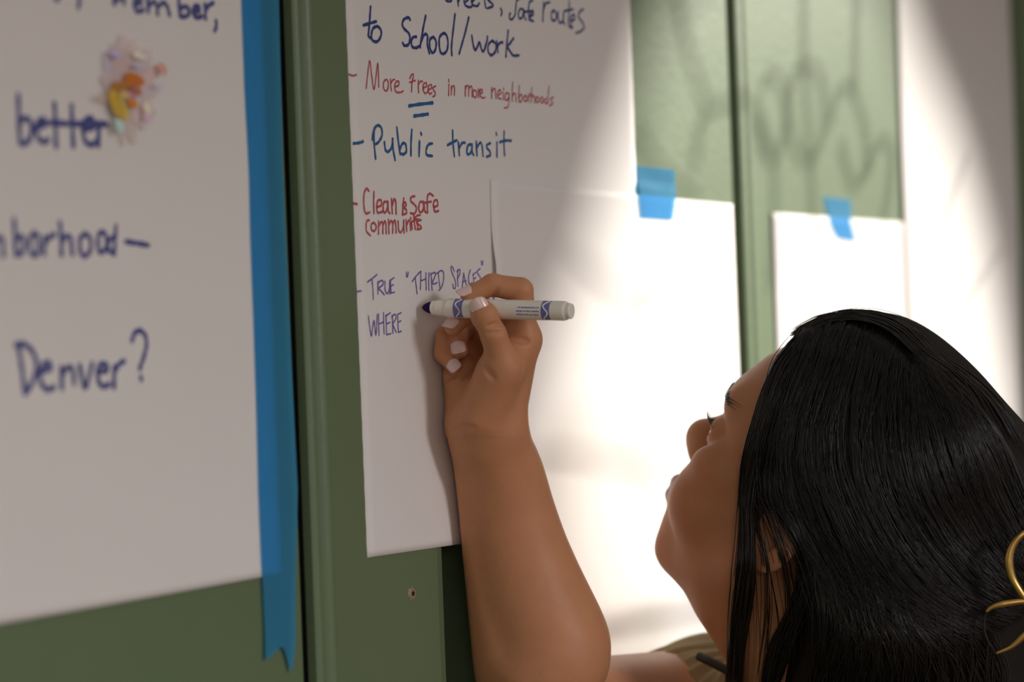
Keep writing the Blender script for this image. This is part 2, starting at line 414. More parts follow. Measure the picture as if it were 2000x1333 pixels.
write('lettering', P2, [
 [(105,485),(130,493),(155,487)], [(218,575),(228,480),(240,395),(252,480),(268,582),(282,500),(292,412),(298,480),(300,565)],
 [(340,520),(330,545),(335,585),(355,588),(362,550),(355,522),(340,520)], [(375,515),(378,560),(382,592)], [(378,545),(390,522),(402,518)],
 [(405,567),(428,556),(428,530),(410,535),(403,570),(412,598),(440,602),(458,592)], [(500,512),(512,486),(524,490),(515,540),(512,598)], [(498,537),(535,525)],
 [(555,525),(555,570),(558,602)], [(556,552),(570,530),(582,532)], [(585,574),(608,563),(606,540),(590,548),(586,580),(598,608),(615,600)],
 [(618,587),(640,573),(638,552),(622,560),(618,590),(630,612),(642,605)], [(668,560),(650,572),(655,590),(665,605),(660,625),(648,630)],
 [(752,550),(750,622)], [(750,518),(752,532)], [(768,560),(768,618)], [(768,582),(780,560),(788,570),(788,620)],
 [(858,560),(858,627)], [(858,582),(870,558),(880,570),(880,627)], [(880,587),(892,562),(902,575),(903,634)], [(915,585),(908,605),(915,632),(930,630),(932,600),(915,585)],
 [(942,580),(945,634)], [(944,602),(955,582)], [(955,612),(970,602),(966,582),(955,595),(956,625),(970,638),(987,635)],
 [(1030,570),(1030,642)], [(1030,602),(1045,578),(1055,590),(1058,642)], [(1072,622),(1090,607),(1085,585),(1072,600),(1072,635),(1092,645)], [(1105,600),(1108,650)], [(1108,573),(1109,584)],
 [(1145,612),(1125,605),(1118,640),(1130,655),(1145,630)], [(1145,610),(1142,680),(1130,702),(1113,702)], [(1168,535),(1166,600),(1165,662)], [(1165,632),(1178,608),(1188,620),(1190,662)],
 [(1212,560),(1208,620),(1210,664)], [(1208,642),(1222,615),(1232,635),(1225,660),(1210,664)], [(1252,620),(1242,640),(1250,662),(1265,645),(1252,620)], [(1272,610),(1274,662)], [(1273,637),(1286,613)],
 [(1295,570),(1292,620),(1290,667)], [(1291,642),(1302,622),(1312,632),(1314,670)], [(1330,628),(1320,650),(1330,668),(1342,650),(1330,628)], [(1360,630),(1350,652),(1360,670),(1372,652),(1360,630)],
 [(1392,640),(1378,655),(1385,675),(1400,660)], [(1408,562),(1402,620),(1400,678)], [(1437,635),(1418,642),(1425,660),(1432,675),(1410,690)]],
 M['ink_red'], 0.00128, OA, A3)
write('lettering', P2, [[(497,690),(560,680),(648,670)], [(530,756),(580,749),(618,743)]], M['ink_blue'], 0.00240, OA, A3)
write('lettering', P2, [
 [(135,935),(170,931),(198,922)], [(272,838),(270,920),(280,1032)], [(258,910),(268,850),(290,818),(316,830),(322,880),(300,925),(278,940)],
 [(338,928),(345,975),(362,988),(385,960),(392,905)], [(390,905),(395,975),(408,1043)], [(418,830),(428,920),(440,1002)], [(438,972),(455,935),(475,940),(480,985),(462,1005),(440,1000)],
 [(515,846),(510,930),(510,1012)], [(565,922),(562,1017)], [(574,866),(577,876)], [(648,935),(622,943),(608,980),(615,1010),(648,1016)],
 [(778,850),(780,930),(790,1017)], [(745,946),(780,926),(806,914)], [(815,928),(822,1012)], [(820,967),(838,933),(857,930)],
 [(897,940),(876,950),(870,995),(885,1005),(900,980),(903,940)], [(903,940),(905,990),(914,1010)], [(930,922),(935,1014)], [(934,962),(955,930),(968,950),(975,1017)],
 [(1022,933),(1000,945),(1000,965),(1018,985),(1022,1010),(998,1022)], [(1065,928),(1065,1020)], [(1060,866),(1062,877)], [(1112,858),(1110,930),(1115,1012)], [(1083,926),(1120,916),(1157,917)]],
 M['ink_blue'], 0.00208, OA, A3)
write('lettering', P2, [
 [(133,192),(160,196)], [(236,112),(222,94),(205,130),(203,200),(215,255),(242,250)], [(270,115),(268,180),(270,258)], [(290,217),(318,202),(315,170),(295,175),(288,215),(295,252),(327,245)],
 [(358,180),(335,185),(330,230),(340,252),(356,230),(362,182)], [(362,185),(364,240),(374,256)], [(385,162),(390,258)], [(390,202),(402,165),(412,180),(415,258)],
 [(465,158),(460,210),(457,262)], [(458,202),(475,185),(480,205),(462,220)], [(462,220),(482,235),(480,258),(456,264)], [(537,145),(515,150),(510,175),(535,200),(548,225),(535,258),(508,254)],
 [(590,180),(570,185),(562,225),(572,250),(590,235),(597,183)], [(597,185),(600,235),(611,252)], [(655,142),(632,128),(618,150),(618,220),(620,252)], [(590,190),(642,180)],
 [(660,217),(685,202),(678,170),(660,180),(658,215),(668,245),(690,240)]], M['ink_red'], 0.00168, OB, A3)
write('lettering', P2, [
 [(240,300),(222,310),(220,370),(247,402)], [(268,315),(252,330),(255,365),(275,370),(285,340),(268,315)], [(300,308),(300,390)], [(300,342),(318,312),(328,330),(328,387)], [(328,337),(340,308),(348,325),(350,387)],
 [(365,298),(368,387)], [(368,332),(382,305),(392,320),(393,384)], [(393,332),(405,302),(412,320),(415,382)], [(428,308),(432,365),(445,380),(462,350),(465,303)], [(465,303),(468,382)],
 [(480,298),(485,372)], [(484,332),(498,300),(506,315),(510,367)], [(515,308),(520,360)], [(509,283),(512,292)], [(530,270),(533,310),(540,360)], [(515,312),(558,292)],
 [(553,300),(556,355)], [(572,268),(550,272),(538,290),(560,300),(578,300)], [(572,302),(552,308),(552,325),(574,338),(578,355),(550,362)]], M['ink_red'], 0.00152, OB, A3)
write('lettering', P2, [
 [(158,766),(186,762)], [(225,705),(260,680),(290,655)], [(256,682),(262,750),(265,818)], [(297,700),(295,783)], [(292,712),(322,693),(330,718),(298,745)], [(298,745),(322,768),(337,787)],
 [(342,700),(343,755),(356,778),(370,755),(373,705)], [(373,705),(373,782)], [(378,690),(382,776)], [(374,696),(402,675)], [(378,732),(397,722)], [(382,776),(404,770)],
 [(482,640),(484,670)], [(495,640),(490,670)]], M['ink_purple'], 0.00112, OB, A3)
write('lettering', P2, [
 [(145,280),(190,220),(240,165)], [(178,230),(190,330),(200,410)], [(240,170),(238,280),(234,362)], [(238,272),(292,250)], [(295,185),(295,290),(299,368)], [(328,185),(325,290),(328,372)],
 [(350,190),(355,280),(362,372)], [(345,205),(385,180),(396,210),(358,300)], [(358,300),(390,305),(415,288)], [(428,180),(438,280),(447,342)], [(410,192),(460,160),(486,190),(482,280),(462,340),(436,377)],
 [(600,165),(585,130),(568,116),(566,150),(585,205),(608,260),(616,320),(606,355),(590,345),(586,310)], [(640,150),(635,240),(640,328)], [(626,172),(655,148),(663,180),(640,242)],
 [(700,188),(690,290),(684,377)], [(700,188),(720,280),(737,332)], [(688,282),(727,270)], [(772,153),(755,210),(753,270),(765,310),(792,290)], [(802,200),(808,260),(814,332)], [(798,207),(832,178)], [(806,252),(830,238)],
 [(877,138),(847,165),(850,190),(875,230),(885,265),(860,300)], [(888,58),(892,97)], [(906,58),(900,97)]], M['ink_purple'], 0.00112, OC, .18)
write('lettering', P2, [
 [(232,925),(242,1000),(252,1057),(260,1000),(270,955),(276,1010),(282,1050),(288,980),(290,915)], [(300,912),(300,980),(302,1052)], [(300,978),(332,965)], [(332,903),(334,980),(336,1042)],
 [(348,920),(352,1047)], [(346,926),(377,904)], [(350,977),(374,967)], [(352,1047),(380,1040)], [(390,920),(394,1037)], [(386,932),(408,914),(414,940),(392,977)], [(392,977),(404,1005),(416,1030)],
 [(425,915),(430,1032)], [(424,916),(447,904)], [(428,967),(445,957)], [(430,1032),(448,1024)]], M['ink_purple'], 0.00112, OB, A3)
# left sheet
write('lettering', LEFT, [
 [(355,-20),(372,0),(385,-25)], [(520,-60),(518,0),(512,45)],],
 M['ink_violet_blue'], .00304, OD, A3)
write('lettering', LEFT, [
 [(735,-80),(745,25)], [(745,-40),(775,0),(800,-60),(808,25)], [(880,30),(918,15),(905,-15),(880,0),(875,40),(895,75),(932,65)],
 [(960,0),(965,80)], [(965,42),(1000,12),(1020,40),(1025,90)], [(1025,47),(1065,17),(1090,50),(1102,98)], [(1160,-30),(1165,60),(1170,103)], [(1168,62),(1200,42),(1228,65),(1215,105),(1170,108)],
 [(1255,77),(1295,67),(1285,37),(1258,50),(1255,90),(1280,115),(1312,105)], [(1330,30),(1335,122)], [(1334,72),(1355,37),(1384,20)], [(1402,135),(1405,170),(1393,202)]], M['ink_violet_blue'], 0.00304, OD, A3)
write('lettering', LEFT, [
 [(115,620),(118,760),(125,932)], [(120,790),(165,770),(200,810),(195,890),(160,935),(125,930)], [(235,830),(290,812),(285,780),(255,785),(232,830),(240,890),(275,925),(312,910)],
 [(352,680),(358,800),(362,952)], [(465,690),(468,800),(475,952)], [(545,842),(610,827),(600,775),(565,775),(540,820),(545,900),(585,945),(627,920)], [(640,795),(640,952)], [(640,832),(670,802),(692,815)],
 [(230,816),(330,800),(470,808),(600,806),(690,814)]], M['ink_violet_blue'], 0.00352, OD, A3)
write('lettering', LEFT, [
 [(-60,240),(-55,330)], [(-55,260),(-20,215),(10,235),(15,330)], [(85,95),(90,200),(95,327)], [(92,232),(125,205),(150,240),(140,310),(95,330)], [(215,185),(190,220),(195,310),(220,330),(245,300),(240,210),(215,185)],
 [(285,215),(280,322)], [(282,262),(310,217),(347,195)], [(385,120),(392,220),(395,327)], [(394,252),(425,205),(455,220),(460,270),(465,322)], [(545,190),(515,230),(520,310),(550,335),(585,290),(580,215),(545,190)],
 [(660,175),(635,205),(635,290),(660,310),(690,270),(685,200),(660,175)], [(735,215),(705,235),(702,295),(725,312)], [(752,140),(745,230),(740,327)], [(815,240),(890,252),(965,265)]], M['ink_violet_blue'], 0.00320, OE, A3)
write('lettering', LEFT, [
 [(110,905),(125,1000),(140,1110),(155,1232)], [(95,915),(150,910),(205,960),(230,1040),(215,1130),(180,1200),(155,1230)], [(255,1090),(320,1067),(310,1030),(275,1040),(252,1100),(265,1170),(300,1205),(342,1190)],
 [(390,1058),(395,1197)], [(393,1112),(430,1062),(465,1077),(475,1167)], [(510,1048),(545,1192),(592,1038)], [(630,1095),(690,1077),(680,1040),(645,1045),(625,1100),(640,1165),(670,1185),(702,1170)],
 [(735,1058),(735,1187)], [(735,1102),(765,1042),(802,1020)], [(855,885),(870,840),(905,820),(940,850),(950,910),(935,980),(905,1067)], [(912,1126),(915,1142)]], M['ink_violet_blue'], 0.00336, OE, A3)

# ------------------------------------------------------------------ blue tape
def tape_poly(name, px, bases, label, group=None, bulge=0.0, tail=None):
    """outline in pixels (left edge list, right edge list) -> thin strip; bases: height off the wall per row"""
    Lx, Rx = px; n = len(Lx); V = []; Fc = []; k = 12
    for j in range(n):
        for i in range(k + 1):
            u = i / k
            a = np.array(Lx[j], float) * (1 - u) + np.array(Rx[j], float) * u
            if tail and j == n - 1: a[1] = np.interp(u, [q[0] for q in tail], [q[1] for q in tail])
            off = bases[j] + bulge * max(0, u - .62) ** 2 * (1 + .5 * math.sin(j * 1.3))
            x, z = W(a[0], a[1], off)
            V.append((x, -off, z))
    for j in range(n - 1):
        for i in range(k):
            a = j*(k+1)+i; Fc.append((a, a+k+1, a+k+2, a+1))
    o = link(name, V, Fc, M['tape'])
    tag(o, label, 'tape', group)
    return o
Lx = [(468,-150),(472,0),(478,170),(487,340),(490,470),(496,620),(502,800),(506,960),(511,1090),(514,1150),(516,1200),(518,1245),(519,1290)]
Rx = [(538,-150),(545,0),(549,170),(553,340),(561,520),(568,680),(577,860),(582,955),(579,1090),(577,1150),(577,1200),(578,1240),(576,1275)]
tape_poly('tape_strip', (Lx, Rx), [.0024]*9 + [.0022, .0020, .0022, .0030], 'long blue tape strip down the right edge of the far left sheet, torn end', bulge=.006,
          tail=[(0, 1290), (.12, 1286), (.54, 1262), (.66, 1272), (.86, 1312), (.92, 1314), (1, 1272)])
tape_poly('tape_piece', ([(1240,324),(1244,350),(1247,366),(1250,378),(1254,424)], [(1318,332),(1319,358),(1320,376),(1320,388),(1314,429)]), [.0012,.0018,.0040,.0042,.0040],
          'square blue tape piece left of the far moulding, on the sheet top edge', 'short blue tape pieces')
tape_poly('tape_piece', ([(1609,384),(1613,405),(1619,424),(1622,433),(1631,455),(1640,466)], [(1662,391),(1663,410),(1662,428),(1663,437),(1667,452),(1672,471)]), [.0006,.0008,.0014,.0022,.0022,.0024],
          'slanted blue tape piece right of the far moulding, above the blank sheet', 'short blue tape pieces')

# ------------------------------------------------------------------ shiny flower on the left sheet
fx, fz = W(250, 170, .004)
flower = empty('flower_ornament', (fx, -.0022, fz)); tag(flower, 'shiny translucent pink flower with orange and yellow middle on the far left sheet', 'ornament')
def petal(name, p0, p1, w, color, tr, dep, k=0, blunt=0.0):
    """leaf-shaped petal between two pixels, w pixels wide, slightly cupped"""
    p0, p1 = np.array(p0, float), np.array(p1, float); d = p1 - p0; nrm = np.array([-d[1], d[0]]) / (np.linalg.norm(d) + 1e-9)
    V = []; Fc = []; n = 9
    for i in range(n + 1):
        t = i / n; hw = w / 2 * (math.sin(math.pi * min(1, t * .92 + .06)) ** (.75 - .3 * blunt)) * (1 + .10 * math.sin(5 * t + k)) + .3
        for j in (-1, -.4, .4, 1):
            q_ = p0 + d * t + nrm * hw * j + nrm * 3 * math.sin(t * 2.5 + k)
            x, z = W(q_[0], q_[1], .004)
            V.append((x - fx, -dep - .0006 * (1 - abs(j)) - .0012 * t * abs(math.sin(k * 1.7 + 1)), z - fz))
    for i in range(n):
        for j in range(3):
            a = i * 4 + j; Fc.append((a, a + 1, a + 5, a + 4))
    return link(name, V, Fc, shard_mat('petal_tint', color, tr), flower, smooth=True)
c0 = (250, 182)
for i, (tip_, w, col, tr) in enumerate([
 ((238,66),40,(.86,.70,.68),.30),((268,74),36,(.90,.76,.72),.35),((296,96),38,(.82,.70,.72),.30),((318,132),34,(.90,.68,.64),.25),((316,176),36,(.84,.74,.78),.35),
 ((308,222),36,(.88,.76,.72),.35),((288,250),32,(.90,.74,.74),.25),((264,282),30,(.84,.72,.66),.35),((240,286),26,(.86,.74,.70),.35),((216,262),24,(.78,.82,.80),.30),
 ((180,192),24,(.74,.62,.56),.35),((196,150),30,(.82,.68,.64),.35),((204,102),38,(.78,.68,.80),.30),((222,84),34,(.84,.66,.64),.30)]):
    petal('petal', c0, tip_, w, col, tr, .0004 + .0003 * (i % 4), i)
for i, (a, b, w, col) in enumerate([
 ((240,150),(276,160),26,(.66,.20,.02)),((214,166),(250,168),20,(.52,.22,.05)),((218,176),(224,230),24,(.70,.46,.06)),((228,196),(238,236),20,(.74,.54,.12)),
 ((243,198),(258,210),16,(.76,.26,.03)),((243,184),(258,192),14,(.64,.30,.48)),((250,166),(268,184),14,(.52,.17,.10)),((228,180),(246,190),16,(.74,.52,.20)),
 ((256,102),(272,118),14,(.95,.88,.74)),((210,100),(222,116),16,(.62,.54,.82)),((300,124),(310,148),14,(.80,.42,.36)),((216,236),(230,258),16,(.62,.82,.80)),
 ((272,202),(284,222),13,(.96,.82,.66)),((272,224),(286,236),12,(.80,.54,.72)),((254,124),(266,134),10,(.66,.60,.78)),((292,166),(304,172),10,(.72,.62,.80))]):
    petal('flower_center' if i < 8 else 'sparkle', a, b, w, col, .04, .0030 + .0002 * i, i, 1.0)

# ------------------------------------------------------------------ marker
tipc, tailc = C3(825, 601, 1.648), C3(1117, 608, 1.600)
tip, tail = cam2world([tipc])[0], cam2world([tailc])[0]
ax = tail - tip; LEN = np.linalg.norm(ax); ax /= LEN
mk = empty('marker', tip); tag(mk, 'white felt-tip marker with purple nib held in the writing hand', 'marker')
up = CU - (CU @ ax) * ax; up /= np.linalg.norm(up); sd = np.cross(ax, up)
if sd @ CF > 0: sd = -sd                            # sd points to the camera side
def lathe(prof, n=40):
    V = []; Fc = []
    for s_, r_ in prof:
        for k in range(n):
            a = 2 * math.pi * k / n
            V.append(ax * s_ + r_ * (math.cos(a) * up + math.sin(a) * sd))
    for j in range(len(prof) - 1):
        for k in range(n):
            k2 = (k + 1) % n; Fc.append((j*n+k, j*n+k2, (j+1)*n+k2, (j+1)*n+k))
    Fc.append(tuple(range(n))); Fc.append(tuple((len(prof)-1)*n + k for k in range(n-1, -1, -1)))
    return np.array(V), Fc
q = LEN / 292.0                                     # metres per photo pixel along the axis
R0 = .0066
link('nib', *lathe([(0, .0003), (.8*q, .0010), (4*q, .0022), (10*q, .0034), (16*q, .0041), (20*q, .0042), (22*q, .0040)]), M['nib'], mk, True)
nose = link('nose_cone', *lathe([(20*q, .0036), (20.5*q, .0047), (29*q, .0049), (30*q, .0053), (47*q, .0056), (48*q, .0052), (49*q, .0056)]), M['marker_body'], mk)
barrel = link('barrel', *lathe([(48*q, .0050), (48.5*q, .0059), (52*q, .0062), (54*q, .0066), (60*q, R0), (180*q, R0), (277*q, R0), (281*q, .0064), (282.5*q, .0058)]), M['marker_body'], mk)
link('end_plug', *lathe([(281*q, .0050), (281.5*q, .0053), (290*q, .0053), (291.5*q, .0050), (292*q, .0044)]), M['marker_body'], mk)
for o in (nose, barrel):
    md = o.modifiers.new('edges', 'BEVEL'); md.width = .0003; md.segments = 2; md.limit_method = 'ANGLE'
def wrap(s0, s1, a0, a1, r, name, mat, parent, ns=10, na=16, edge=None):
    V = []; Fc = []
    for i in range(ns + 1):
        for j in range(na + 1):
            s_ = s0 + (s1 - s0) * i / ns; a = a0 + (a1 - a0) * j / na
            V.append(ax * s_ + r * (math.cos(a) * up + math.sin(a) * sd))
    for i in range(ns):
        for j in range(na):
            k = i*(na+1)+j; Fc.append((k, k+1, k+na+2, k+na+1))
    return link(name, V, Fc, mat, parent, True)
for s0, s1 in ((69, 87), (240, 256)):
    bnd = wrap(s0*q, s1*q, .25, 2.75, R0 + .00006, 'printed_band', M['marker_ink'], barrel)
    pth = []                                         # pale wavy line on the band
    for i in range(30):
        a = .35 + 2.3 * i / 29; s_ = ((s0 + s1) / 2 + 4.5 * math.sin(a * 4.2)) * q
        pth.append(ax * s_ + (R0 + .0001) * (math.cos(a) * up + math.sin(a) * sd))
    vv, ff = tube(pth, .00045, 6); link('wave_line', vv, ff, M['marker_body'], bnd)
parts = []
for row, a0 in enumerate((1.25, 1.62, 1.98)):       # three rows of tiny print
    s_ = 193 + 3 * (row == 0); 
    while s_ < 236:
        wl = random.uniform(1.0, 2.3)
        V = []
        for da, s2 in ((0, s_), (0, s_ + wl), (.15, s_ + wl), (.15, s_)):
            a = a0 + da; V.append(ax * s2 * q + (R0 + .00008) * (math.cos(a) * up + math.sin(a) * sd))
        parts.append((V, [(0, 1, 2, 3)])); s_ += wl + random.choice((.5, .5, .5, 1.6))
v, f = merge(parts); link('fine_print', v, f, M['marker_ink'], barrel)

# ------------------------------------------------------------------ signed-distance modelling (camera axes, metres)
def smin(a, b, k):
    h = np.maximum(k - np.abs(a - b), 0) / k
    return np.minimum(a, b) - h * h * k * 0.25
def smax(a, b, k): return -smin(-a, -b, k)
def cone(a, b, r0, r1):
    a = np.asarray(a, np.float32); b = np.asarray(b, np.float32); ba = b - a; L2 = float(ba @ ba) + 1e-12
    def fn(p):
        t = np.clip(((p - a) @ ba) / L2, 0, 1)
        return np.linalg.norm(p - a - t[:, None] * ba, axis=1) - (r0 + (r1 - r0) * t)
    fn.bb = (np.minimum(a - r0, b - r1), np.maximum(a + r0, b + r1)); return fn
def ell(c, r, axes=None):
    c = np.asarray(c, np.float32); r = np.asarray(r, np.float32); A = None if axes is None else np.asarray(axes, np.float32)
    def fn(p):
        q = p - c
        if A is not None: q = q @ A.T
        k0 = np.linalg.norm(q / r, axis=1); k1 = np.linalg.norm(q / (r * r), axis=1) + 1e-9
        return k0 * (k0 - 1) / k1
    m_ = float(r.max()); fn.bb = (c - m_, c + m_); return fn
def union(fs, k):
    def fn(p):
        d = None
        for g_ in fs:
            e = g_(p); d = e if d is None else (smin(d, e, k) if k else np.minimum(d, e))
        return d
    return fn
def mesh_sdf(fn, lo, hi, h, B=8):
    lo = np.asarray(lo, float); nb = np.ceil((np.asarray(hi) - lo) / (h * B)).astype(int); n = nb * B + 1
    ctr = [lo[i] + (np.arange(nb[i]) + .5) * B * h for i in range(3)]
    G = np.stack(np.meshgrid(*ctr, indexing='ij'), -1).reshape(-1, 3).astype(np.float32)
    dc = np.concatenate([fn(G[i:i+200000]) for i in range(0, len(G), 200000)])
    act = np.abs(dc) < B * h * 1.5
    Dg = np.where(dc > 0, 1, -1).astype(np.float32).reshape(nb)
    Dg = np.repeat(np.repeat(np.repeat(Dg, B, 0), B, 1), B, 2)
    Dg = np.pad(Dg, ((0, 1), (0, 1), (0, 1)), mode='edge') * np.float32(h * 50)
    ids = np.argwhere(act.reshape(nb)); loc = np.stack(np.meshgrid(*[np.arange(B + 1)] * 3, indexing='ij'), -1).reshape(-1, 3)
    for i in range(0, len(ids), 300):
        gi = (ids[i:i+300, None, :] * B + loc[None]).reshape(-1, 3)
        d = fn((lo + gi * h).astype(np.float32)); Dg[gi[:, 0], gi[:, 1], gi[:, 2]] = d
    S = Dg < 0
    cnt = np.zeros(np.array(n) - 1, np.int8)
    for a in (0, 1):
        for b in (0, 1):
            for c in (0, 1):
                cnt += S[a:n[0]-1+a, b:n[1]-1+b, c:n[2]-1+c]
    cells = np.argwhere((cnt > 0) & (cnt < 8))
    idx = -np.ones(cnt.shape, np.int32); idx[cells[:, 0], cells[:, 1], cells[:, 2]] = np.arange(len(cells))
    acc = np.zeros((len(cells), 3)); num = np.zeros(len(cells))
    cor = [(a, b, c) for a in (0, 1) for b in (0, 1) for c in (0, 1)]
    val = {c: Dg[cells[:, 0]+c[0], cells[:, 1]+c[1], cells[:, 2]+c[2]] for c in cor}
    for c in cor:
        for ax_ in range(3):
            if c[ax_]: continue
            d = list(c); d[ax_] = 1; d = tuple(d); va, vb = val[c], val[d]; mk_ = (va < 0) != (vb < 0)
            t = va / np.where(mk_, va - vb, 1); p = np.array(c, float)[None] + np.zeros((len(cells), 3)); p[:, ax_] += t
            acc[mk_] += p[mk_]; num[mk_] += 1
    V = lo + (cells + acc / num[:, None]) * h
    quads = []
    for ax_ in range(3):
        o1, o2 = [(1, 2), (2, 0), (0, 1)][ax_]
        sl = [slice(None)] * 3; sl2 = [slice(None)] * 3; sl[ax_] = slice(0, -1); sl2[ax_] = slice(1, None)
        e = np.argwhere(S[tuple(sl)] != S[tuple(sl2)])
        e = e[(e[:, o1] > 0) & (e[:, o2] > 0) & (e[:, o1] < n[o1]-1) & (e[:, o2] < n[o2]-1)]
        def gx(d1, d2):
            q_ = e.copy(); q_[:, o1] += d1; q_[:, o2] += d2; return idx[q_[:, 0], q_[:, 1], q_[:, 2]]
        qd = np.stack([gx(-1, -1), gx(0, -1), gx(0, 0), gx(-1, 0)], 1)
        fl = ~S[e[:, 0], e[:, 1], e[:, 2]]
        qd[fl] = qd[fl][:, ::-1]; quads.append(qd)
    Q = np.vstack(quads); Q = Q[(Q >= 0).all(1)]
    cen = V[Q].mean(1); Q = Q[((cen >= lo - 1e-4) & (cen <= np.asarray(hi) + 1e-4)).all(1)]
    used = np.unique(Q); re_ = -np.ones(len(V), np.int64); re_[used] = np.arange(len(used)); V = V[used]; Q = re_[Q]
    return V, Q
def to_object(name, chunks, mat, parent=None):
    V = []; Q = []; o = 0
    for v, q_ in chunks:
        V.append(v); Q.append(q_ + o); o += len(v)
    V = cam2world(np.vstack(V)); Q = np.vstack(Q)
    me = bpy.data.meshes.new(name); nv, nf = len(V), len(Q)
    me.vertices.add(nv); me.vertices.foreach_set('co', V.astype(np.float32).ravel())
    me.loops.add(nf * 4); me.loops.foreach_set('vertex_index', Q.astype(np.int32).ravel())
    me.polygons.add(nf); me.polygons.foreach_set('loop_start', np.arange(0, nf * 4, 4, dtype=np.int32))
    me.polygons.foreach_set('use_smooth', np.ones(nf, bool))
    me.update(calc_edges=True); me.validate(); me.materials.append(mat)
    ob = bpy.data.objects.new(name, me); COL.objects.link(ob)
    return ob

Z0 = 1.66
def H(px, py, zmm): return C3(px, py, Z0 + zmm / 1000.0)
mm = .001
# ---- hand
WR_R, WR_U = H(974, 846, -6), H(934, 846, 10)
idx_ = [H(1021, 664, -12), H(1017, 567, -21), H(962, 557, -22), H(916, 577, -25)]
mid_ = [H(1022, 660, 6), H(940, 603, 4), H(908, 614, -10), H(885, 639, -17)]
rng_ = [H(1010, 672, 24), H(914, 642, 22), H(894, 658, 6), H(897, 686, 0)]
pin_ = [H(985, 700, 38), H(861, 658, 8), H(864, 690, 2), H(889, 718, -5)]
thb_ = [H(944, 812, -16), H(983, 716, -32), H(964, 654, -42), H(938, 601, -45)]
palm = union([
    cone(H(978, 835, -4), idx_[0], .0150, .0118), cone(H(965, 835, 2), mid_[0], .0150, .0120),
    cone(H(950, 835, 8), rng_[0], .0150, .0118), cone(H(930, 835, 10), pin_[0], .0140, .0112),
    cone(H(908, 818, 6), H(905, 735, 16), .0130, .0135), cone(H(905, 735, 16), pin_[0], .0125, .0105),
    cone(H(930, 820, -6), H(972, 728, -26), .0155, .0125), cone(H(972, 728, -26), idx_[0], .0120, .0100),
    cone(H(940, 850, 0), H(950, 780, 2), .018, .019)], .010)
prox = union([cone(idx_[0], idx_[1], .0104, .0086), cone(mid_[0], mid_[1], .0104, .0086), cone(rng_[0], rng_[1], .0098, .0080), cone(pin_[0], pin_[1], .0088, .0068)], .0014)
thumb_base = union([cone(thb_[0], thb_[1], .0165, .0112), cone(thb_[1], thb_[2], .0108, .0086)], .006)
def distal(c, rs): return union([cone(c[1], c[2], rs[0], rs[1]), cone(c[2], c[3], rs[1], rs[2])], .0025)
dist_all = union([distal(idx_, (.0086, .0075, .0060)), distal(mid_, (.0086, .0074, .0060)), distal(rng_, (.0080, .0072, .0060)), distal(pin_, (.0068, .0062, .0052))], .0008)
thumb_tip = union([cone(thb_[2], H(945, 615, -45), .0088, .0084), cone(H(945, 615, -45), thb_[3], .0084, .0064)], .004)
def hand_base(p):
    d = smin(palm(p), prox(p), .005)
    d = smin(d, thumb_base(p), .008)
    d = smin(d, dist_all(p), .0010)
    return smin(d, thumb_tip(p), .0022)
_wn = np.array([CR[1], CU[1], CF[1]], np.float32)
def off_wall(fn, gap, k):
    def g_(p): return smax(fn(p), (p @ _wn) - np.float32(D_WALL - gap), k)
    return g_
def onto(fn, px, z0=1.50):                          # first hit of a pixel on a form
    d = np.array([(px[0] - 1000) / F_PX, (666.5 - px[1]) / F_PX, 1.0]); z = z0
    for _ in range(60): z += .8 * float(fn((d * z)[None].astype(np.float32))[0])
    return d * z
creases = []
for path, r_, k in [([(956,637),(968,634),(981,634)], .0009, .0022), ([(953,652),(966,650),(982,649)], .0006, .002), ([(971,565),(968,573),(962,581)], .0010, .0022),
                    ([(1003,662),(1012,664),(1022,664),(1030,668)], .0013, .003), ([(870,741),(885,733),(900,728),(918,722)], .0011, .003),
                    ([(949,718),(954,728),(962,738)], .0008, .004), ([(888,838),(905,834),(925,835)], .0005, .003), ([(905,735),(920,715),(930,700)], .0006, .004)]:
    q_ = [onto(hand_base, p_) + np.array([0, 0, -r_ * .25]) for p_ in path]
    for a_, b_ in zip(q_[:-1], q_[1:]): creases.append((cone(a_, b_, r_, r_), k))
def hand_fn(p):
    d = hand_base(p)
    for c, k in creases: d = smax(d, -c(p), k)
    return d
# ---- forearm: radius and ulna sides, each a chain
def G(px, py, z): return C3(px, py, z)
rows = [(840, 886, 1020, 50, 1.662), (880, 888, 1030, 55, 1.672), (920, 891, 1050, 60, 1.680), (1000, 892, 1071, 68, 1.690), (1080, 896, 1098, 77, 1.695), (1160, 906, 1133, 88, 1.699), (1240, 919, 1172, 98, 1.700), (1268, 925, 1186, 97, 1.698), (1296, 930, 1180, 97, 1.696), (1335, 942, 1138, 90, 1.696), (1395, 975, 1085, 52, 1.700)]
_R = np.array(rows, float); _y = np.linspace(_R[0, 0], _R[-1, 0], 26)
rows = [tuple([yy] + [float(np.interp(yy, _R[:, 0], _R[:, c])) for c in (1, 2, 3, 4)]) for yy in _y]
ul, ra = [], []
for y, l, r_, rp, z in rows:
    rr = rp * z / F_PX
    ul.append((G(l + rp, y, z + .006), rr)); ra.append((G(r_ - rp - 2, y, z - .004), rr))
fs = []
for ch in (ul, ra):
    for (a, r0), (b, r1) in zip(ch[:-1], ch[1:]): fs.append(cone(a, b, r0, r1))
fore = union(fs, .011)
SHO = G(1400, 1380, 1.925)
upper = union([cone(G(1060, 1404, 1.712), SHO, .040, .047)], 0)
def arm_fn(p):
    d = smin(fore(p), hand_fn(p), .012) if p[:, 1].max() > -.12 else fore(p)
    return smin(d, upper(p), .0025)
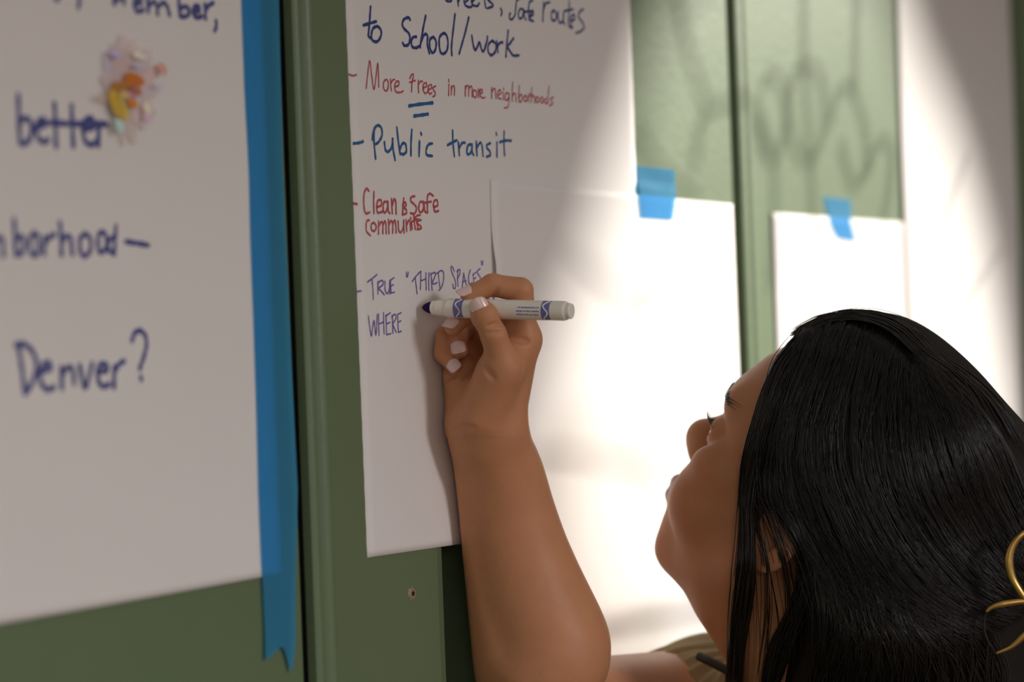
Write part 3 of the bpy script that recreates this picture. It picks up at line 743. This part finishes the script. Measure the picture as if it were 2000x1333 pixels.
# ---- head, from head axes (forward, up, left) in mm
HO = np.array([.2140, -.1196, 1.7196]); HS = 1.018e-3
HF = np.array([-.7136, .5141, .4758]); HU = np.array([.4555, .8566, -.2424]); HL = np.array([-.5322, .0438, -.8455])
HAX = np.stack([HF, HU, HL])
def h(f_, u_, l_): return HO + HS * (f_ * HF + u_ * HU + l_ * HL)
def hel(c, r): return ell(h(*c), np.array(r) * HS, HAX)
def hc(a, b, r0, r1): return cone(h(*a), h(*b), r0 * HS, r1 * HS)
LR = (1, -1)
skull = union([hel((-8, 50, 0), (88, 74, 70)), hel((35, 52, 0), (50, 50, 58))], .02)
face = union([hel((34, -14, 0), (52, 76, 54))]
             + [hc((6, -52, 44*s), (70, -80, 9*s), 17, 15) for s in LR]
             + [hel((55, -30, 31*s), (31, 34, 27)) for s in LR] + [hel((56, -2, 44*s), (21, 15, 18)) for s in LR]
             + [hel((72, -42, 0), (21, 25, 28)), hc((68.5, -76, 5), (68.5, -76, -5), 16, 16), hel((68, -60, 0), (24, 20, 24))]
             + [hc((79, 43, 10*s), (68, 42, 42*s), 9, 8) for s in LR], .014)
nose_f = union([hc((80, 28, 0), (98, 0, 0), 7, 9), hc((101.5, -3, 0), (100.5, -4, 0), 9, 9), hc((98, -9, 0), (87, -22, 0), 7, 7)] + [hc((91, -12, 9*s), (88, -12, 11*s), 6.5, 6) for s in LR], .012)
lips = union([hc((97.5, -41, 3*s), (85, -43, 22*s), 6.2, 4.2) for s in LR] + [hc((96, -50.5, 3*s), (84, -47, 20*s), 6.8, 4.2) for s in LR], .004)
sock = [hel((86, 11.5, 32*s), (15, 9, 14)) for s in LR]
lids = [hel((70, 16, 31*s), (14.4, 15.5, 15.0)) for s in LR]
slit = [hel((85, 13.5, 31*s), (13, 4.6, 13)) for s in LR]
mouth = [hc((102.5, -45.5, 0), (84, -45.5, 24*s), .7, .6) for s in LR]
nost = [hc((98, -21, 6*s), (97, -15, 7*s), 2.6, 2.6) for s in LR]
ears = []
for s in LR:
    ears += [hel((-16, -8, 73*s), (17, 30, 6))]
ear_in = [hel((-13, -5, 80*s), (9, 19, 9)) for s in LR] + [hc((-24, 6, 80*s), (-26, -10, 80*s), 2.5, 2) for s in LR]
NB = G(1640, 1350, 1.745)
neck = union([cone(h(-18, -40, 0), NB, .054, .058), cone(h(48, -80, 0), G(1560, 1300, 1.76), .020, .040), cone(h(10, -70, 0), NB, .045, .050)], .02)
def head_fn(p):
    d = smin(skull(p), face(p), .022)
    for s_ in sock: d = smax(d, -s_(p), .014)
    for l_ in lids: d = smin(d, l_(p), .004)
    d = smin(d, nose_f(p), .007)
    d = smin(d, lips(p), .007)
    for l_ in slit: d = smax(d, -l_(p), .0015)
    for l_ in mouth: d = smax(d, -l_(p), .002)
    e = union(ears, 0)(p)
    for l_ in ear_in: e = smax(e, -l_(p), .003)
    d = smin(d, e, .004)
    return smin(d, neck(p), .018)
# ---- trunk and legs (out of the frame below)
RB = (SHO - NB); LSH = NB - np.array([RB[0] * .9, .055, RB[2] * .85])
dn = np.array([0, -1.0, 0])
CH = (SHO + LSH) / 2 + dn * .17; HIP = CH + dn * .33 + np.array([.03, 0, -.02])
tr_ax = np.stack([RB / np.linalg.norm(RB), [0, 1, 0], np.cross(RB / np.linalg.norm(RB), [0, 1, 0])])
trunk = union([cone(NB + dn * .03, SHO + dn * .012, .045, .045), cone(NB + dn * .03, LSH, .045, .046), ell(CH, (.155, .20, .105), tr_ax), ell(CH + dn * .19, (.135, .17, .095), tr_ax), ell(HIP, (.165, .15, .115), tr_ax)], .05)
rv = RB / np.linalg.norm(RB); FLOOR_U = -(CAM[2]) / _c
left_arm = union([cone(LSH, LSH + np.array([.03, -.27, -.03]), .045, .038), cone(LSH + np.array([.03, -.27, -.03]), LSH + np.array([-.05, -.48, -.05]), .036, .026), cone(LSH + np.array([-.05, -.48, -.05]), LSH + np.array([-.07, -.56, -.06]), .026, .02)], .01)
def body_fn(p):
    d = smin(trunk(p), neck(p), .03); d = smin(d, upper(p), .03)
    return smin(d, left_arm(p), .02)
def shoulder_fn(p): return smin(smin(head_fn(p), trunk(p), .02), upper(p), .02)
def armfull(p): return smin(arm_fn(p), trunk(p), .02)

chunks = [mesh_sdf(off_wall(lambda p: smin(hand_fn(p), fore(p), .012), .0042, .003), (-.070, -.066, 1.570), (.036, .056, 1.730), .00085),
          mesh_sdf(off_wall(armfull, .0055, .008), (-.060, -.300, 1.600), (.130, -.0650, 1.960), .0020),
          mesh_sdf(off_wall(shoulder_fn, .009, .008), (.084, -.262, 1.545), (.345, .030, 2.00), .0014),
          mesh_sdf(off_wall(body_fn, .012, .01), (.10, -.90, 1.35), (.50, -.255, 2.05), .006)]
person = to_object('person', chunks, M['skin'])
tag(person, 'person with dark hair writing on the wall sheet, arm raised, looking up, olive sleeveless blouse', 'person')
person.data.materials.append(M['lip'])

# lips take their own colour
lipV = np.empty(len(person.data.vertices) * 3, np.float32); person.data.vertices.foreach_get('co', lipV); lipV = lipV.reshape(-1, 3)
rel = (lipV - CAM); rel = np.stack([rel @ CR, rel @ CU, rel @ CF], 1)
isl = np.zeros(len(rel), bool); near = np.linalg.norm(rel - h(92, -46, 0), axis=1) < .035
isl[near] = lips(rel[near].astype(np.float32)) < .0024
pm = np.array([isl[p.vertices[0]] and isl[p.vertices[2]] for p in person.data.polygons], np.int32)
person.data.polygons.foreach_set('material_index', pm)

# fingernails
def nail(tipc, backc, dorsal, r, w_ang, length, taper=.8, start=-.12):
    tipc, backc = np.asarray(tipc), np.asarray(backc)
    a = tipc - backc; a /= np.linalg.norm(a); dz = np.asarray(dorsal, float); dz -= (dz @ a) * a; dz /= np.linalg.norm(dz); sx = np.cross(a, dz)
    nu, nv = 12, 12; V = []; Q = []
    for j in range(nv + 1):
        t = j / nv; y = (t + start) * length
        wf = math.sqrt(max(.02, 1 - max(0, (t - .62) / .38) ** 2.2)) * math.sqrt(max(.05, 1 - max(0, (.16 - t) / .16) ** 2)) 
        drop = .0009 * (t - .3) ** 2
        for i in range(nu + 1):
            an = (i / nu * 2 - 1) * w_ang * wf
            V.append(tipc + a * (y - .5 * length) + (r + .0004 - drop) * (math.sin(an) * sx + math.cos(an) * dz))
    for j in range(nv):
        for i in range(nu):
            k = j*(nu+1)+i; Q.append((k, k+1, k+nu+2, k+nu+1))
    o = to_object('fingernail', [(np.array(V), np.array(Q))], M['nail'])
    md = o.modifiers.new('thickness', 'SOLIDIFY'); md.thickness = .0007; md.offset = 0
    o.parent = person
    return o
nail(H(939, 602, -45), H(957, 640, -44), (-.15, .10, -1), .0072, .95, .0135, start=.10)
nail(idx_[3], idx_[2], (-.45, .75, -.55), .0060, .95, .0105, start=.25)
nail(mid_[3], mid_[2], (-.45, .45, -.8), .0060, .95, .0105, start=.15)
nail(rng_[3], rng_[2], (-.15, .1, -1), .0060, .95, .0100, start=.05)
nail(pin_[3], pin_[2], (.0, .1, -1), .0053, .95, .0090, start=.10)

def on_face(u_, l_, f0=125.0):                      # first skin points looking back along the face axis
    u_, l_ = np.broadcast_arrays(np.asarray(u_, float), np.asarray(l_, float))
    p = HO + HS * (f0 * HF + u_[:, None] * HU + l_[:, None] * HL)
    for _ in range(40): p = p - HF * .8 * head_fn(p.astype(np.float32))[:, None]
    return p
# eyes, lashes, brows
def ball(name, c, r, mat, ns=24):
    V = []; Q = []
    for j in range(ns + 1):
        th = math.pi * j / ns
        for i in range(ns):
            ph = 2 * math.pi * i / ns
            V.append(c + r * np.array([math.sin(th) * math.cos(ph), math.sin(th) * math.sin(ph), math.cos(th)]))
    for j in range(ns):
        for i in range(ns):
            Q.append((j*ns+i, j*ns+(i+1) % ns, (j+1)*ns+(i+1) % ns, (j+1)*ns+i))
    o = to_object(name, [(np.array(V), np.array(Q))], mat); return o
for s in LR:
    c = h(70.5, 15, 31*s); e = ball('eye', c, .0125*1.018, M['eye_white']); e.parent = person
    i_ = ball('iris', c + HF * .0078*1.018 + HU * .0006, .0058, M['iris'], 16); i_.parent = e
    parts = []; 
    for k in range(26):
        t = k / 25; l_ = (31 + (t - .5) * 24) * s; f0 = 84.5 - 9 * (2*t - 1) ** 2
        a = h(f0 - 1, 18.5 - 3 * (2*t-1)**2, l_); b = h(f0 + 4, 19.5, l_ + (t-.4)*3*s); c2 = h(f0 + 7, 23.5, l_ + (t-.4)*6*s)
        parts.append(tube(catmull([a, b, c2], 4), np.linspace(.00028, .00006, 9), 4))
    v, f = merge(parts); o = link('eyelashes', cam2world(v), f, M['hair'], person)
    parts = []
    t = rng.random(110); l_ = (11 + 40 * t) * s; u_ = 42 + 7*t - 9*t*t + rng.normal(0, 1.5, 110)
    A_ = on_face(u_, l_); B_ = on_face(u_ + 1.6, l_ + 3*s) + HF * .0010; C_ = on_face(u_ + 2.6, l_ + 6*s) + HF * .0006
    for k in range(110): parts.append(tube([A_[k], B_[k], C_[k]], [.00040, .0004, .0001], 4))
    v, f = merge(parts); link('eyebrow', cam2world(v), f, M['hair'], person)

# ------------------------------------------------------------------ hair
capF = hel((-10, 54, 0), (96, 83, 80))
def hair_cap(p):
    q_ = (p - HO.astype(np.float32)) / HS
    a = q_ @ HF.astype(np.float32); b = q_ @ HU.astype(np.float32)
    pl = (a - (35 + .36 * b)) * HS / 1.08
    low = (-22 - b - .35 * a) * HS
    return smax(smax(capF(p), pl, .012), low, .010)
hair_vol = union([ell(G(1712, 800, 1.725), (.064, .069, .080)), ell(G(1796, 893, 1.69), (.070, .067, .085)), ell(G(1930, 1055, 1.69), (.066, .078, .070)),
                  cone(G(1740, 1010, 1.675), G(1760, 1200, 1.665), .060, .060), cone(G(1680, 1150, 1.69), G(1680, 1420, 1.70), .048, .056), cone(G(1860, 1180, 1.68), G(1850, 1450, 1.68), .065, .065)], .03)
def hair_fn(p): return smin(hair_cap(p), hair_vol(p), .02)
hair = to_object('hair', [mesh_sdf(hair_fn, (.07, -.34, 1.56), (.46, .045, 1.86), .0026)], M['hair_base']); hair.parent = person

surf = lambda p: np.minimum(np.minimum(hair_fn(p), head_fn(p)), trunk(p))
def trace(px, off):
    """drape pixel paths onto the head and hair volumes"""
    px = np.asarray(px, float); shp = px.shape[:-1]; q_ = px.reshape(-1, 2)
    d = np.stack([(q_[:, 0] - 1000) / F_PX, (666.5 - q_[:, 1]) / F_PX, np.ones(len(q_))], 1)
    z = np.full(len(q_), 1.48); best = np.full(len(q_), 9.0); bz = z.copy()
    for _ in range(36):
        dd = surf((d * z[:, None]).astype(np.float32)) - off
        upd = dd < best; best[upd] = dd[upd]; bz[upd] = z[upd]
        z = np.where(dd > .0004, np.minimum(z + dd * .8, 1.9), z)
    z = np.where(best < .004, z, bz).reshape(shp)
    for _ in range(3): z[:, 1:-1] = (z[:, :-2] + z[:, 1:-1] * 2 + z[:, 2:]) / 4
    return d.reshape(*shp, 3) * z[..., None]
def sheet(guides, count, jit=4, off=.002, spread=.003, rad=.00042, n=5):
    G_ = [catmull(g_, n) for g_ in guides]; m_ = min(len(g_) for g_ in G_)
    G_ = np.array([g_[np.linspace(0, len(g_) - 1, 30).round().astype(int)] for g_ in G_])
    t = np.sort(rng.random(count)) * (len(guides) - 1) if len(guides) > 1 else np.zeros(count)
    cl = np.round(t * 11 + .35 * rng.normal(size=count)) / 11; t = np.clip(t * .40 + cl * .60, 0, len(guides) - 1 - 1e-6) if len(guides) > 1 else t
    i0 = np.minimum(t.astype(int), max(0, len(guides) - 2)); fr = (t - i0)[:, None, None]
    Pp = G_[i0] * (1 - fr) + (G_[np.minimum(i0 + 1, len(guides) - 1)]) * fr
    s_ = np.linspace(0, 1, 30)
    ph = rng.random((count, 1)) * 6.28
    wob = np.stack([np.sin(s_[None] * (4 + 4 * rng.random((count, 1))) + ph), np.cos(s_[None] * (4 + 3 * rng.random((count, 1))) + ph * 1.7)], -1)
    cp_ = (cl * 2.7)[:, None]
    Pp = Pp + np.stack([np.sin(s_[None] * 7 + cp_ * 9), .3 * np.cos(s_[None] * 6 + cp_ * 5)], -1) * jit * 1.5
    Pp = Pp + wob * jit * rng.random((count, 1, 1)) + rng.normal(0, jit * .8, (count, 1, 2))
    offs = off + spread * rng.random((count, 1))
    X = trace(Pp, np.repeat(offs, 30, 1).ravel())
    dd = surf(X[:, :17].reshape(-1, 3).astype(np.float32)).reshape(len(X), -1).max(1)     # strands that missed the head are dropped
    X = X[dd < .013]
    return X
def strands_mesh(X, rad, sides=3):
    c, n, _ = X.shape
    tg = np.gradient(X, axis=1); tg /= np.linalg.norm(tg, axis=2, keepdims=True) + 1e-12
    ref = np.array([.1, .2, -1.0]); a = np.cross(tg, ref); a /= np.linalg.norm(a, axis=2, keepdims=True) + 1e-12; b = np.cross(tg, a)
    taper = np.minimum(1, np.minimum(np.linspace(.4, 6, n), np.linspace(7, .15, n)))[None, :, None] * rad * (.6 + .8 * rng.random((c, 1, 1)))
    V = np.stack([X + taper * (math.cos(2*math.pi*k/sides) * a + math.sin(2*math.pi*k/sides) * b) for k in range(sides)], 2)
    base = (np.arange(c)[:, None, None] * n + np.arange(n - 1)[None, :, None]) * sides; k = np.arange(sides)[None, None]; k2 = (k + 1) % sides
    Q = np.stack([base + k, base + k2, base + sides + k2, base + sides + k], -1).reshape(-1, 4)
    return V.reshape(-1, 3), Q
g0 = [(1562,655),(1510,715),(1474,825),(1452,930),(1448,1050),(1440,1150),(1428,1250),(1418,1360)]
g1 = [(1580,645),(1530,745),(1490,870),(1466,980),(1468,1060),(1466,1150),(1452,1250),(1445,1365)]
g1b = [(1585,642),(1540,755),(1505,880),(1496,960),(1530,1010),(1575,1090),(1600,1190),(1590,1320)]
g2 = [(1604,630),(1562,760),(1535,880),(1545,980),(1590,1080),(1640,1170),(1680,1250),(1700,1350)]
g3 = [(1664,640),(1622,780),(1612,900),(1650,1020),(1712,1130),(1780,1190),(1850,1230),(1900,1260)]
g4 = [(1724,672),(1700,800),(1710,920),(1760,1040),(1830,1130),(1890,1180),(1940,1200),(1990,1210)]
g5 = [(1784,722),(1790,830),(1812,940),(1860,1040),(1920,1110),(1960,1145),(1990,1165),(2020,1180)]
g6 = [(1800,705),(1860,800),(1900,910),(1940,1010),(1980,1080),(2000,1115),(2020,1140),(2040,1160)]
g7 = [(1790,692),(1885,765),(1952,850),(1996,945),(2025,1020),(2035,1060),(2045,1100),(2050,1140)]
t0_ = [(1545,655),(1600,630),(1660,622),(1730,640),(1790,690),(1800,705),(1810,720),(1820,740)]
t1_ = [(1560,640),(1620,613),(1690,607),(1770,632),(1832,692),(1904,740),(1966,802),(2016,884)]
l0 = [(1560,1090),(1556,1130),(1545,1180),(1528,1220),(1510,1260),(1497,1300),(1488,1340),(1480,1380)]
l1 = [(1590,1090),(1590,1130),(1580,1180),(1560,1220),(1545,1260),(1530,1300),(1518,1340),(1510,1380)]
b0 = [(1590,1080),(1605,1120),(1612,1170),(1610,1220),(1600,1260),(1590,1300),(1580,1340),(1572,1390)]
b1 = [(1690,1110),(1705,1150),(1712,1200),(1715,1240),(1712,1280),(1708,1320),(1700,1360),(1695,1400)]
b2 = [(1800,1180),(1815,1210),(1825,1240),(1832,1270),(1838,1300),(1842,1330),(1846,1360),(1850,1400)]
b3 = [(1920,1200),(1935,1225),(1945,1250),(1950,1275),(1955,1300),(1960,1330),(1965,1360),(1970,1400)]
S_ = []
for gs, c, j, off, sp, rd in [([g0, g1], 260, 3, .0015, .006, .00045), ([g1b, g2, g3, g4, g5, g6, g7], 1500, 4, .0012, .0040, .00050), ([t0_, t1_], 160, 3, .001, .004, .00045),
                     ([l0, l1], 110, 3, .002, .006, .00045), ([b0, b1, b2, b3], 420, 6, .001, .004, .0005), ([g0, g1b], 60, 6, .003, .006, .00030), ([g1b, g3, g5, g7], 120, 14, .004, .006, .0002), ([t1_], 30, 4, .001, .004, .00018)]:
    S_.append(strands_mesh(sheet(gs, c, j, off, sp), rd))
strands = to_object('hair_strands', S_, M['hair']); strands.parent = person
strands['kind'] = 'stuff'

# ------------------------------------------------------------------ blouse, trousers, shoes
def blouse_fn(p, grow=0.0):
    base = union([cone(NB + dn * .03, SHO + dn * .012, .0475, .0475), cone(NB + dn * .03, LSH, .0475, .048), ell(CH, (.159, .205, .109), tr_ax), ell(CH + dn * .19, (.139, .175, .099), tr_ax), ell(HIP, (.170, .155, .120), tr_ax), cone(SHO, G(1318, 1398, 1.866), .0495, .0495), cone(LSH, LSH + np.array([.006, -.06, -.006]), .0495, .0495)], .05)(p)
    ang = (p - SHO.astype(np.float32)); s_ = ang @ rv.astype(np.float32); w_ = ang[:, 1]
    g_ = (np.sin((s_ * 420) + w_ * 90) * .5 + np.sin(s_ * 733 - w_ * 160 + 1) * .5) * .0016
    d = base + g_ - .0006
    d = smax(d, -ell(NB + np.array([-.01, .02, 0]), (.062, .05, .062))(p), .003)
    d = smax(d, (p @ _wn) - np.float32(D_WALL - .007), .006)
    return smax(d - .0011 - grow, (HIP[1] - .10) - p[:, 1], .002)
coarse = lambda p: blouse_fn(p, .0025)
bl = to_object('blouse', [mesh_sdf(blouse_fn, (.105, -.36, 1.56), (.26, -.20, 2.0), .0016), mesh_sdf(coarse, (.105, -.36, 1.40), (.46, -.20, 1.562), .004), mesh_sdf(coarse, (.2595, -.36, 1.56), (.46, -.20, 2.0), .004), mesh_sdf(coarse, (.0, -.95, 1.35), (.55, -.358, 2.05), .006)], M['blouse'])
bl.parent = person
cp = catmull([C3(1366, 1283, 1.80), C3(1385, 1292, 1.79), C3(1412, 1306, 1.78), C3(1440, 1322, 1.77)], 6)
v, f = tube(cam2world(cp), .0035, 8); link('shoulder_tie', v, f, M['cord'], bl)
hl, hr = HIP + rv * .085, HIP - rv * .085
ft = {}
legs = []
for c, s in ((hl, 1), (hr, -1)):
    kn = c + dn * .42; an = np.array([kn[0] + .01, FLOOR_U + .09 - kn[0] * ROLL * 0, kn[2]])
    ft[s] = an; legs += [cone(c + dn * .03, kn, .082, .058), cone(kn, an, .058, .048)]
tro = union([ell(HIP + dn * .03, (.172, .13, .122), tr_ax)] + legs, .03)
t_ = to_object('trousers', [mesh_sdf(tro, (-.05, -1.62, 1.3), (.6, -.62, 2.1), .009)], M['trouser']); t_.parent = person
fwd_b = -np.cross(rv, [0, 1, 0]); fwd_b /= np.linalg.norm(fwd_b)
if fwd_b[0] > 0: fwd_b = -fwd_b
for s in (1, -1):
    a = ft[s]; sh = union([cone(a + dn * .02, a + dn * .045, .048, .046), cone(a + dn * .045 - fwd_b * .03, a + dn * .055 + fwd_b * .13, .042, .034)], .02)
    o = to_object('shoe', [mesh_sdf(sh, a - .22, a + .22, .006)], M['shoe']); o.parent = person

# ------------------------------------------------------------------ gold hair clip
clip_px = [(2040,1030),(2000,1042),(1978,1066),(1970,1096),(1976,1128),(1992,1156),(2006,1176),(2020,1200),(2012,1226),(1996,1245),(1974,1264),(1945,1277)]
clip2_px = [(1926,1196),(1938,1186),(1960,1180),(1985,1176),(2010,1172),(2040,1150),(2070,1120),(2080,1080),(2060,1045),(2040,1030)]
clip3_px = [(1945,1277),(1928,1250),(1922,1222),(1926,1196)]
zc_ = 1.582
cl_root = empty('hair_clip', cam2world([C3(2000, 1150, zc_)])[0]); tag(cl_root, 'gold wire claw clip holding the gathered dark hair at right edge', 'hair clip')
def wire(name, pts, rad, dz=0):
    q_ = catmull([C3(x, y, zc_ + dz + .00003 * abs(x - 2000)) for x, y in pts], 8)
    w_ = cam2world(q_); v, f = tube(w_ - np.array(cl_root.location), rad, 10)
    return link(name, v, f, M['gold'], cl_root, True)
wire('wire_loop', clip_px, np.concatenate([np.linspace(.0018, .0031, 26), np.linspace(.0031, .0021, 22), np.linspace(.0021, .0027, 22), np.linspace(.0027, .0008, 19)]))
wire('wire_loop', clip2_px, np.concatenate([np.linspace(.0009, .0024, 16), np.linspace(.0024, .0018, 57)]))
sp_ = wire('clip_spring', clip3_px, .0006, .012); sp_.data.materials.clear(); sp_.data.materials.append(M['cord'])
